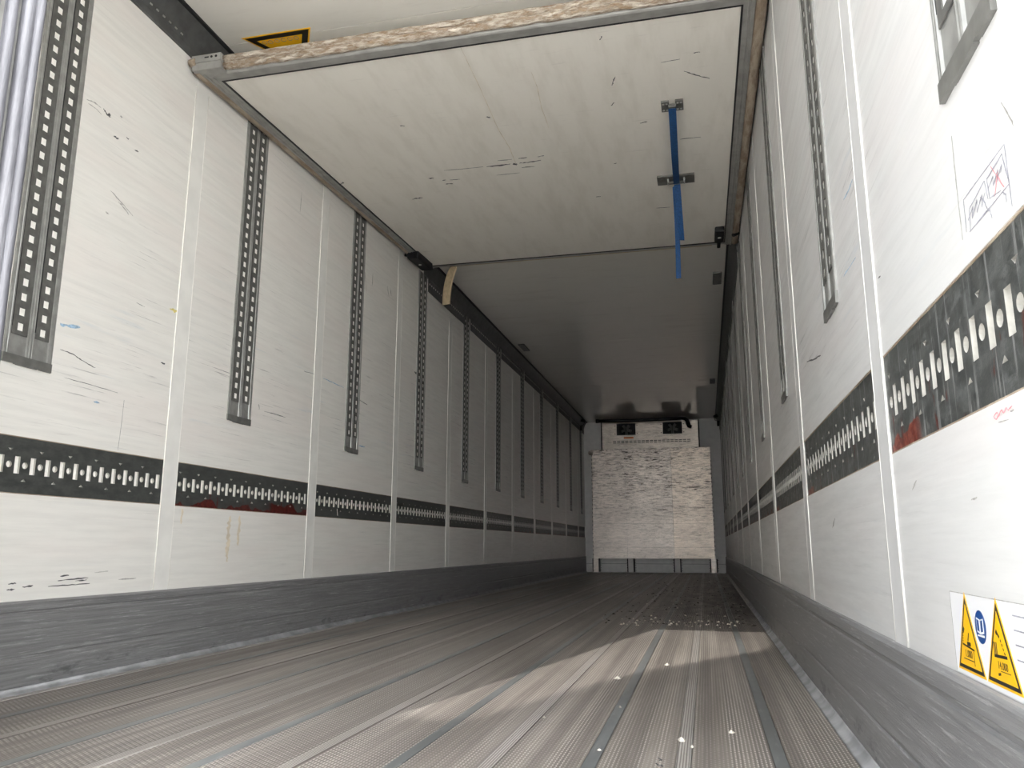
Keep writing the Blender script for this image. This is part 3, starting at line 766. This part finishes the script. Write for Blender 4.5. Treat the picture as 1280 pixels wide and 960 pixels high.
# black streaks on the board
def board_stroke(pix, width, mat='scuff'):
    inv = Matrix.Rotation(-math.atan(SL), 4, 'X') @ Matrix.Translation((0, -2.735, -2.500))
    pts = []
    for (px, py) in pix:
        d = ray(px, py); C = Vector((CX, 0, CZ))
        t = (2.5035 - SL * 2.735 - C.z) / (d.z - SL * d.y)
        q = inv @ (C + d * t); q.z = 0.0031; pts.append(q)
    d = pts[-1] - pts[0]
    return smear('scuff_mark', pts, (-d.y, d.x, 0), width, mat, bk, (0, 0, 0.0006))
for pix, w_ in [([(608, 208), (625, 207), (638, 205)], 0.018), ([(641, 205.5), (646, 204.5)], 0.030), ([(649, 204), (660, 203), (676, 200)], 0.014),
                ([(648, 198), (659, 197)], 0.012), ([(622, 201), (640, 199)], 0.008), ([(652, 209.5), (668, 208)], 0.009), ([(555, 213), (580, 211), (604, 208.5)], 0.006),
                ([(536, 223), (542, 222.5)], 0.018), ([(557, 230), (566, 229.5)], 0.014), ([(553, 225.5), (557, 225)], 0.010), ([(562, 225), (575, 224)], 0.006),
                ([(672, 196), (680, 194.5)], 0.009), ([(620, 219), (650, 216)], 0.005), ([(515, 249), (521, 248), (528, 247)], 0.016), ([(427, 228), (430, 229)], 0.02), ([(422, 233), (427, 234)], 0.02), ([(434, 242), (438, 243)], 0.018), ([(443, 254), (445, 254.5)], 0.016),
                ([(424, 230), (428, 229.5)], 0.012), ([(745, 246), (751, 245.5)], 0.01), ([(608, 146), (613, 147)], 0.014), ([(500, 157), (506, 157.5)], 0.010),
                ([(855, 89), (870, 94), (887, 98)], 0.008), ([(867, 66), (875, 65)], 0.008), ([(850, 174), (876, 171)], 0.008), ([(765, 107), (767, 100), (769, 96)], 0.006), ([(764, 132), (768, 128)], 0.008), ([(750, 50), (752, 45)], 0.006), ([(820, 260), (838, 259)], 0.008),
                ([(800, 154), (809, 152)], 0.012), ([(768, 204), (770, 204.5)], 0.016), ([(826, 78), (850, 74)], 0.004)]:
    board_stroke(pix, w_)
board_stroke([(575, 58), (600, 110), (622, 160), (637, 185), (645, 205)], 0.004, 'ochre')
board_stroke([(664, 90), (672, 110), (677, 135), (686, 160)], 0.004, 'ochre')

# blue webbing strap: along the board, through the grip plate, two loose tails hanging
def bw(x, v, z):
    return Matrix.Translation((0, 2.735, 2.500)) @ Matrix.Rotation(math.atan(SL), 4, 'X') @ Vector((x, v, z))
st = empty('pull_strap', bw(2.06, 0.862, -0.02))
tag(st, 'blue webbing strap hanging from the two dark plates on the ceiling board', 'strap')
def strap(pts, side, wd=0.036):
    o = ribbon('webbing', [p - st.location for p in pts], side, wd, 0.0030, 'webbing', st)
    return o
strap([bw(2.063 - 0.010 * k / 12, 0.862 + 0.93 * k / 12, -0.027 - 0.05 * math.sin(math.pi * k / 12)) for k in range(13)], (1, 0, 0))
g = bw(2.052, 1.80, -0.024)
S1 = [g + Vector((0.004 + 0.012 * t, 0.01 + 0.03 * t, -0.34 * t)) for t in [k / 8 for k in range(9)]]
strap(S1, [Vector((1, 0.7 * t, 0)) for t in [k / 8 for k in range(9)]], 0.036)
S2 = [g + Vector((-0.012 + 0.004 * math.sin(3 * t) , 0.03 + 0.035 * t, -0.565 * t)) for t in [k / 10 for k in range(11)]]
strap(S2, [Vector((1, -0.9 + 0.6 * t, 0)) for t in [k / 10 for k in range(11)]], 0.030)

# ================================================================== CEILING FITTINGS
for (px, py, lab) in ((655, 434, 'small dark plate on the ceiling beside the left rail'), (896.5, 347, 'dark rounded plate on the ceiling nearest the right end of the bulkhead'), (890.5, 476, 'small dark plate on the ceiling far along the right rail')):
    p = on(px, py, 2, H)
    o = bm_obj('ceiling_plate', (lambda bm: (add_box(bm, p.x - 0.038, p.x + 0.038, p.y - 0.16, p.y + 0.16, H - 0.012, H + 0.001, 0.008), bm)[1])(bmesh.new()), 'galv')
    tag(o, lab, 'plate', 'small plates on the ceiling')
ws = empty('warning_sticker', (0.343, 2.895, H))
tag(ws, 'yellow black-bordered warning triangle on the ceiling, half hidden by the board edge', 'sticker')
def tri(name, s, z0, z1, mat, par, cy=0.099):
    a = 0.172 * s
    return prism(name, [(-a, cy - 0.0993 * s), (a, cy - 0.0993 * s), (0, cy + 0.1986 * s)], z0, z1, 'z', mat, par)
tri('yellow_edge', 1.0, -0.0012, 0.0, 'yellow', ws)
tri('black_border', 0.925, -0.0018, -0.0012, 'stblack', ws)
tri('yellow_field', 0.66, -0.0024, -0.0018, 'yellow', ws)
for k in range(6):
    x = -0.085 + 0.032 * k
    tube('faint_mark', [(x + 0.011 * math.cos(t), 0.052 + 0.011 * math.sin(t), -0.0026) for t in [q * math.pi / 5 for q in range(11)]], 0.0014, 'edgeseal', ws, 5)

# ================================================================== RIGHT WALL: LABEL SHEET, STAMPS
lb = empty('warning_label', (W, 1.16, 0.33), math.pi)
tag(lb, 'white label with two yellow warning triangles and blue disc on the right wall', 'label')
# local axes after the half turn: +x out of the wall, +y towards the rear
box('sheet', 0.0002, 0.0010, -0.122, 0.295, -0.047, 0.060, 'sheet', lb)
def wall_tri(yc, z0, zt, hw):
    def p(name, grow, d0, d1, mat, par):
        h = zt - z0; cz = z0 + h / 3
        pts = [(yc + (q[0]) * grow, cz + (q[1] - cz) * grow) for q in ((-hw, z0), (hw, z0), (0, zt))]
        return prism(name, pts, d0, d1, 'x', mat, par)
    t = p('triangle', 1.10, 0.0010, 0.0013, 'yellow', lb)
    p('black_border', 1.0, 0.0013, 0.0016, 'stblack', t)
    p('yellow_field', 0.85, 0.0016, 0.0019, 'yellow', t)
    return t
def lstroke(pts, wd, mat='stblack', x=0.0021, par=None):
    return ribbon('print', [(x, a, b) for a, b in pts], (0, -(pts[-1][1] - pts[0][1]), pts[-1][0] - pts[0][0]), wd, 0.0003, mat, par or lb)
t1 = wall_tri(-0.055, -0.038, 0.056, 0.052)
t2 = wall_tri(0.066, -0.038, 0.056, 0.054)
# print on the first triangle
lstroke([(-0.080, -0.006), (-0.032, -0.010)], 0.0022, par=t1)
lstroke([(-0.056, 0.000), (-0.050, 0.010)], 0.0022, par=t1); lstroke([(-0.060, -0.004), (-0.046, -0.004)], 0.005, par=t1)
lstroke([(-0.0725, 0.010), (-0.068, 0.0155)], 0.004, par=t1)
for k in range(4): lstroke([(-0.0775 + 0.0012 * k, -0.003 + 0.0035 * k), (-0.0770 + 0.0012 * k, -0.001 + 0.0035 * k)], 0.0012, par=t1)
lstroke([(-0.080, -0.0245), (-0.036, -0.0245)], 0.0010, par=t1)
lstroke([(-0.036, -0.012), (-0.036, -0.030)], 0.0010, par=t1)
# print on the second triangle
lstroke([(0.045, -0.006), (0.088, -0.004)], 0.0035, par=t2)
for k in range(3): lstroke([(0.047 + 0.004 * k, -0.004), (0.046 + 0.0045 * k, 0.010)], 0.0018, par=t2)
lstroke([(0.060, 0.022), (0.068, 0.017)], 0.003, par=t2); lstroke([(0.058, 0.0235), (0.061, 0.0205)], 0.005, par=t2)
for k in range(4): lstroke([(0.0705 + 0.0033 * k, 0.0145 - 0.0045 * k), (0.0725 + 0.0033 * k, 0.0122 - 0.0045 * k)], 0.0016, par=t2)
lstroke([(0.062, -0.022), (0.094, -0.0215)], 0.0009, par=t2)
lstroke([(0.052, -0.027), (0.060, -0.0255)], 0.003, par=t2)
def wall_text(body, y, z, size, par):
    cu = bpy.data.curves.new('print', 'FONT'); cu.body = body; cu.size = size; cu.extrude = 0.0001; cu.align_x = 'CENTER'
    o = bpy.data.objects.new('tmp', cu); COL.objects.link(o)
    dg = bpy.context.evaluated_depsgraph_get()
    me = bpy.data.meshes.new_from_object(o.evaluated_get(dg)); bpy.data.objects.remove(o)
    me.materials.clear()
    t = link('print', me, 'stblack', par)
    t.matrix_local = Matrix.Translation((0.0021, y, z)) @ Matrix(((0, 0, 1, 0), (1, 0, 0, 0), (0, 1, 0, 0), (0, 0, 0, 1)))
    return t
wall_text('1.000', -0.058, -0.0215, 0.0135, t1)
wall_text('14.000', 0.070, -0.0195, 0.0125, t2)
disc = prism('blue_disc', [(0.0 + 0.0205 * math.cos(t), 0.0225 + 0.0205 * math.sin(t)) for t in [2 * math.pi * k / 28 for k in range(28)]], 0.0010, 0.0014, 'x', 'blue', lb)
for a in (-1, 1):
    prism('book_page', [(a * 0.0012, 0.0135), (a * 0.0125, 0.0155), (a * 0.0125, 0.0335), (a * 0.0012, 0.0315)], 0.0014, 0.0018, 'x', 'sheet', disc)
    prism('page_field', [(a * 0.0030, 0.0165), (a * 0.0108, 0.0178), (a * 0.0108, 0.0315), (a * 0.0030, 0.0300)], 0.0018, 0.0020, 'x', 'blue', disc)
prism('book_spine', [(-0.0125, 0.0105), (0.0125, 0.0105), (0.0125, 0.0132), (-0.0125, 0.0125)], 0.0014, 0.0018, 'x', 'sheet', disc)
for k in range(4): lstroke([(0.118, 0.046 - 0.016 * k), (0.27, 0.046 - 0.016 * k)], 0.0016, 'ink_grey', 0.0012)
lstroke([(-0.122, 0.0602), (0.295, 0.0602)], 0.0010, 'scuff_grey', 0.0010); lstroke([(-0.1222, 0.060), (-0.1222, -0.045)], 0.0010, 'scuff_grey', 0.0010)

def wall_stroke(root, side, pix, wd, mat, name='ink_line', lift=0.0006):
    xw = 0.0 if side == 'left' else W
    pts = [on(px, py, 0, xw) for px, py in pix]
    for p in pts: p.x = lift if side == 'left' else W - lift
    d = pts[-1] - pts[0]
    o = smear(name, [p - (root.location if root.type == 'EMPTY' else Vector()) for p in pts], (0, -d.z, d.y), wd, mat, root, (0.0003 if side == 'left' else -0.0003, 0, 0))
    return o
sp = empty('ink_stamp', on(1240, 240, 0, W))
tag(sp, 'faint hand-inked grid of two scribbled boxes on the upper right wall', 'stamp')
for pix in ([(1212, 262), (1231, 226)], [(1231, 226), (1236, 249)], [(1234, 224), (1253, 192)], [(1253, 192), (1262, 228)], [(1212, 262), (1214, 288)], [(1234, 224), (1238, 248)], [(1213, 290), (1262, 230)], [(1205, 250), (1256, 180)], [(1256, 180), (1266, 258)], [(1205, 250), (1209, 290)], [(1238, 248), (1252, 238)]):
    wall_stroke(sp, 'right', pix, 0.0022, 'ink_grey')
for pix in ([(1211, 275), (1217, 258), (1216, 272), (1222, 250), (1222, 265), (1228, 244), (1228, 258), (1232, 240)], [(1236, 236), (1242, 220), (1242, 232), (1248, 212), (1247, 226), (1253, 205), (1252, 216)], [(1233, 264), (1238, 263), (1241, 272)], [(1253, 240), (1258, 243), (1259, 252)], [(1226, 246), (1231, 252), (1236, 264)]):
    wall_stroke(sp, 'right', pix, 0.0026, 'ink_grey')
for pix in ([(1239, 208), (1256, 234)], [(1244, 245), (1248, 215)]): wall_stroke(sp, 'right', pix, 0.0026, 'ink_red')
rs = empty('ink_stamp', on(1255, 515, 0, W))
tag(rs, 'small red ink scrawl under the nearest load rail on the right wall', 'stamp')
for pix in ([(1243, 521), (1247, 515), (1249, 519), (1253, 512), (1255, 516), (1259, 510), (1261, 513), (1266, 507)], [(1243, 522), (1246, 524), (1251, 517)]): wall_stroke(rs, 'right', pix, 0.0024, 'ink_red')
wall_stroke(rs, 'right', [(1249, 528), (1262, 524)], 0.0016, 'scuff_grey'); wall_stroke(rs, 'right', [(1264, 515), (1268, 512)], 0.0018, 'scuff_grey')

# ------------------------------------------------------------------ scuffs that can be picked out on the side walls (parts of the walls)
for pix, wd, mt in [
    ([(108, 124), (118, 128), (126, 135)], 0.006, 'scuff_grey'), ([(110, 129), (120, 136), (127, 143)], 0.004, 'scuff_grey'), ([(129, 136), (134, 143), (138, 147)], 0.008, 'scuff'), ([(135, 142), (138, 145)], 0.012, 'scuff'), ([(142, 170), (148, 174)], 0.011, 'scuff'), ([(158, 172), (161, 174)], 0.006, 'scuff'), ([(168, 187), (173, 190)], 0.006, 'scuff'), ([(150, 145), (153, 147)], 0.008, 'scuff_grey'),
    ([(138, 238), (146, 247), (155, 257), (166, 270)], 0.005, 'scuff_grey'), ([(148, 252), (155, 260), (161, 268)], 0.007, 'scuff_grey'), ([(132, 265), (136, 268)], 0.006, 'scuff_grey'),
    ([(75, 405), (85, 407), (100, 410)], 0.014, 'scuff_blue'), ([(75, 437), (90, 442), (100, 449), (110, 455), (119, 460)], 0.0045, 'scuff'), ([(201, 453), (206, 455)], 0.008, 'scuff'), ([(80, 472), (110, 480), (147, 491)], 0.003, 'scuff'), ([(212, 386), (222, 390)], 0.014, 'scuff_yel'), ([(117, 502), (124, 504)], 0.008, 'scuff_blue'),
    ([(155, 500), (151, 535), (147, 563)], 0.0022, 'scuff'), ([(170, 378), (181, 384)], 0.003, 'scuff_grey'),
    ([(8, 738), (18, 736)], 0.007, 'scuff'), ([(10, 730), (20, 729)], 0.005, 'scuff'), ([(28, 734), (41, 732)], 0.006, 'scuff'), ([(72, 726), (88, 724), (110, 722)], 0.005, 'scuff'), ([(75, 720), (86, 719)], 0.006, 'scuff'), ([(60, 733), (90, 731), (112, 729)], 0.004, 'scuff'), ([(94, 726), (108, 725)], 0.005, 'scuff'), ([(148, 724), (170, 723)], 0.005, 'scuff_grey'), ([(118, 716), (135, 714)], 0.004, 'scuff_grey'),
    ([(330, 514), (345, 518), (357, 522)], 0.004, 'scuff'), ([(323, 505), (324, 512)], 0.012, 'scuff_grey'), ([(380, 464), (393, 468)], 0.005, 'scuff'), ([(404, 473), (418, 479), (430, 485)], 0.006, 'scuff_blue'), ([(449, 500), (459, 506)], 0.006, 'scuff'),
    ([(456, 340), (458, 366)], 0.010, 'scuff_grey'), ([(466, 342), (465, 358)], 0.008, 'scuff_grey'), ([(484, 357), (486, 371)], 0.010, 'scuff_grey'), ([(488, 360), (489, 370)], 0.010, 'scuff_grey'), ([(377, 240), (375, 265)], 0.006, 'scuff_grey'), ([(449, 557), (456, 559)], 0.01, 'scuff_blue'), ([(518, 465), (521, 467)], 0.02, 'scuff'),
    ([(287, 645), (286, 660), (285, 676), (284, 690), (284, 702)], 0.034, 'ochre'), ([(300, 645), (298, 668), (297, 682)], 0.026, 'ochre'), ([(228, 636), (226, 655)], 0.016, 'ochre')]:
    wall_stroke(wall_left, 'left', pix, wd, mt, 'scuff_mark')
for pix, wd, mt in [([(1009, 452), (1018, 449), (1026, 444)], 0.006, 'scuff'), ([(1098, 348), (1101, 345)], 0.004, 'scuff'), ([(1141, 612), (1146, 600)], 0.003, 'scuff_grey'), ([(1041, 660), (1044, 648)], 0.010, 'scuff_grey'), ([(1215, 625), (1222, 622)], 0.003, 'scuff_grey'), ([(1252, 128), (1265, 150), (1275, 168)], 0.003, 'scuff_grey'), ([(1055, 250), (1062, 236), (1066, 224)], 0.004, 'scuff_blue'), ([(1055, 345), (1070, 322)], 0.004, 'scuff_blue'), ([(1190, 170), (1196, 230), (1204, 300)], 0.003, 'scuff_grey')]:
    wall_stroke(wall_right, 'right', pix, wd, mt, 'scuff_mark')
o = wall_stroke(wall_left, 'left', [(420, 636), (421, 645)], 0.010, 'bead', 'paper_scrap', 0.006)

# ================================================================== FRONT: BULKHEAD, EVAPORATOR, HOSE
fb = empty('front_air_bulkhead', (0, FRONT - 0.22, 0))
tag(fb, 'scratched off-white metal bulkhead on four short feet in front of the end wall', 'bulkhead')
def ft(z): return 0.006 * (z - 0.24)
xs = [0.185, 0.78, 1.585, 2.262]
zr = [0.245, 0.44, 0.60, 0.85, 1.12, 1.40, 1.62, 1.84, 2.02, 2.165]
for i in range(3):
    for k in range(len(zr) - 1):
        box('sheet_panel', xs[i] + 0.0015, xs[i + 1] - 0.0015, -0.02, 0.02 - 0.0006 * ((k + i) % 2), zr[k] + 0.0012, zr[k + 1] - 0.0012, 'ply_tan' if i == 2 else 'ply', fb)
box('back_sheet', xs[0], xs[-1], 0.0, 0.03, 0.25, 2.160, 'dark', fb)
for xx in (0.172, 2.262):
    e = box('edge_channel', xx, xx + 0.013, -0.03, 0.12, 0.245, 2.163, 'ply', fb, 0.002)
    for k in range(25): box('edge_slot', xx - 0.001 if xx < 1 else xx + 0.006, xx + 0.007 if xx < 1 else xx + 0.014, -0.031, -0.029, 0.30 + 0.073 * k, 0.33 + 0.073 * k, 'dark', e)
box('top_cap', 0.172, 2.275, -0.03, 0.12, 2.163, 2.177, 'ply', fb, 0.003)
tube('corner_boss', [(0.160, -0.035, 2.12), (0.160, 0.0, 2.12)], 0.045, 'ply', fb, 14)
for i, xx in enumerate((0.218, 0.830, 1.632, 2.243)):
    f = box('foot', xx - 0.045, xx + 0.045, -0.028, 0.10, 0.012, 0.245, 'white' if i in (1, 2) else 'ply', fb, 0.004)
    for e in (-1, 1): box('foot_web', xx + e * 0.054 - 0.009, xx + e * 0.054 + 0.009, -0.018, 0.11, 0.014, 0.244, 'black', f)
    for e in (-1, 1):
        for k in range(5): tube('rivet', [(xx + e * 0.075, 0.118, 0.04 + 0.045 * k), (xx + e * 0.075, 0.110, 0.04 + 0.045 * k)], 0.006, 'dark', f, 6)
for i in range(4):
    for k in range(7): tube('rivet', [(xs[0] + 0.3 + 0.55 * i, -0.0225, 0.5 + 0.26 * k), (xs[0] + 0.3 + 0.55 * i, -0.018, 0.5 + 0.26 * k)], 0.007, 'screw', fb, 6)

ev = empty('evaporator_unit', (0, FRONT - 0.22, 0))
tag(ev, 'white cooling unit with two square fan openings above the front bulkhead', 'cooling unit')
X0, X1, Z0, Z1 = 0.375, 2.080, 2.18, 2.665
fans = [(0.640, 0.978), (1.465, 1.802)]
FZ0, FZ1 = 2.425, 2.640
# face built round the two openings
def face(x0, x1, z0, z1): return box('casing_panel', x0 + 0.001, x1 - 0.001, -0.012, 0.0, z0 + 0.001, z1 - 0.001, 'casing', ev, 0.001)
face(X0, X1, 2.34, FZ0 - 0.02)
face(X0, X1, FZ0 - 0.02, FZ0); face(X0, X1, FZ1, Z1)
face(X0, fans[0][0], FZ0, FZ1); face(fans[0][1], fans[1][0], FZ0, FZ1); face(fans[1][1], X1, FZ0, FZ1)
face(X0, X1, Z0, 2.262)
low = face(X0, X1, 2.262, 2.34)
for r_, zz in enumerate((2.283, 2.311)):
    for k in range(19): box('vent_slot', 0.57 + 0.073 * k, 0.57 + 0.073 * k + 0.058, -0.0135, -0.0115, zz, zz + 0.013, 'dark', low)
box('casing_body', X0 + 0.01, X1 - 0.01, 0.06, 0.215, Z0, Z1, 'dark', ev)
box('casing_top', X0, X1, -0.01, 0.215, Z1 - 0.006, Z1, 'white', ev)
for x in (X0 - 0.022, X1): box('side_gap', x, x + 0.022, 0.0, 0.215, Z0, Z1 + 0.01, 'black', ev)
for (a, b) in fans:
    sh = box('fan_frame', a, b, 0.0, 0.055, FZ0, FZ0 + 0.008, 'alu_dk', ev)
    cx_, cz_ = (a + b) / 2, (FZ0 + FZ1) / 2
    for t in range(5):
        an = t * 2 * math.pi / 5 + 0.3
        bm = bmesh.new(); add_box(bm, 0.02, 0.098, -0.004, 0.004, -0.026, 0.026, 0.003)
        bl_ = bm_obj('fan_blade', bm, 'alu_dk', sh)
        bl_.matrix_local = Matrix.Translation((cx_, 0.045, cz_)) @ Matrix.Rotation(an, 4, 'Y') @ Matrix.Rotation(0.5, 4, 'X')
    tube('fan_hub', [(cx_, 0.02, cz_), (cx_, 0.055, cz_)], 0.028, 'alu_dk', sh, 12)
    for q in range(3): box('fan_grille', a + (b - a) * (q + 1) / 4 - 0.003, a + (b - a) * (q + 1) / 4 + 0.003, 0.004, 0.010, FZ0, FZ1, 'dark', sh)
    for xx in (a - 0.03, b + 0.03):
        for zz in (FZ0 + 0.03, FZ1 - 0.04): tube('rivet', [(xx, -0.016, zz), (xx, -0.011, zz)], 0.009, 'dark', ev, 6)
box('orange_tag', 0.765, 0.940, -0.0145, -0.012, 2.362, 2.392, 'orange', ev)

hs = empty('hose', (0, FRONT - 0.42, 0))
tag(hs, 'black hose running along the top of the cooling unit and drooping at its right end', 'hose')
pts = [(0.33, 0, 2.672)] + [(0.33 + 1.5 * k / 10, 0.0, 2.672 - 0.008 * math.sin(math.pi * k / 10)) for k in range(1, 11)]
tube('hose_body', pts, 0.030, 'blackpl', hs, 12)
tube('hose_end', [(1.80, 0, 2.67), (1.86, -0.01, 2.665), (1.90, -0.02, 2.63), (1.915, -0.03, 2.58), (1.93, -0.03, 2.53), (1.97, -0.03, 2.505)], [0.028, 0.032, 0.036, 0.038, 0.038, 0.030], 'blackpl', hs, 12)
tube('hose_cap', [(0.29, 0, 2.672), (0.34, 0, 2.672)], 0.038, 'blackpl', hs, 12)
for x, lab in ((0.030, 'small black sensor on a looped cable in the far left ceiling corner'), (W - 0.035, 'small black sensor on a cable in the far right ceiling corner')):
    s = empty('sensor', (x, FRONT - 0.5, 2.55)); tag(s, lab, 'sensor', 'sensors in the far ceiling corners')
    tube('sensor_body', [(0, 0, -0.05), (0, 0, 0.04)], 0.020, 'blackpl', s, 10)
    sg = 1 if x < 1 else -1
    tube('cable', [(0, 0, 0.04), (0.05 * sg, -0.02, 0.05), (0.07 * sg, -0.03, 0.10), (0.03 * sg, -0.03, 0.14)], 0.005, 'blackpl', s, 6)
    tube('mount', [(0.0, -0.06, 0.13), (0.06 * sg, 0.0, 0.12)], 0.026, 'blackpl', s, 8)

# ================================================================== LOOSE DEBRIS ON THE FLOOR
def chip(p, r, mat, bm):
    k = random.randint(4, 6); a0 = random.random() * 6
    ring = [bm.verts.new((p[0] + r * random.uniform(.6, 1.2) * math.cos(a0 + 6.283 * i / k), p[1] + 1.5 * r * random.uniform(.6, 1.2) * math.sin(a0 + 6.283 * i / k), 0.0022)) for i in range(k)]
    top = bm.verts.new((p[0], p[1], 0.0022 + r * 0.7))
    for i in range(k): bm.faces.new((ring[i], ring[(i + 1) % k], top))
    bm.faces.new(ring[::-1])
chips = [((772, 849), .014, 'near the middle of the sunlit patch'), ((852, 927), .013, 'largest, on the bright ridged joint near the camera'), ((865, 935), .008, 'beside the ridged joint nearest the camera'), ((914, 917), .010, 'to the right of the ridged joint'), ((680, 898), .006, 'left of the smooth grey strip'), ((775, 885), .006, 'on the smooth grey floor strip'), ((749, 939), .006, 'at the near end of the smooth grey strip'), ((834, 832), .012, 'at the near edge of the sunlit patch')]
for (px, py), r, lab in chips:
    p = on(px, py, 2, 0.0); bm = bmesh.new(); chip((p.x, p.y), r, 'crumb', bm)
    tag(bm_obj('debris_flake', bm, 'crumb'), 'small pale debris flake on the floor, ' + lab, 'debris', 'pale flakes on the floor')
bm = bmesh.new(); split = 0
for mat, n in (('crumb_dk', 260), ('crumb', 90)):
    if mat == 'crumb': split = len(bm.faces)
    for k in range(n):
        y = 5.0 + (6.5 if mat == 'crumb_dk' else 2.2) * random.random() ** 1.8
        x = 1.35 + 1.04 * random.random() ** 0.6
        if mat == 'crumb' and random.random() < 0.5: x, y = random.uniform(1.55, 2.3), random.uniform(4.85, 5.3)
        chip((x, y), random.uniform(0.004, 0.013), mat, bm)
for i, f in enumerate(bm.faces): f.material_index = 1 if i >= split else 0
o = bm_obj('debris', bm, 'crumb_dk'); o.data.materials.append(M['crumb']); o['kind'] = 'stuff'
tag(o, 'scattered dark and pale dirt crumbs on the far floor by the right wall', 'debris')
for pix in ([(822, 947), (825, 949), (827, 951)], [(824, 951), (827, 949.5)], [(820, 954), (823, 957), (826, 957.5)], [(826.5, 956), (828, 959)]):
    pts = [on(px, py, 2, 0.0) for px, py in pix]
    for p in pts: p.z = 0.0003
    d = pts[-1] - pts[0]
    smear('printed_mark', pts, (-d.y, d.x, 0), 0.005, 'scuff', floor, (0, 0, 0.0004))
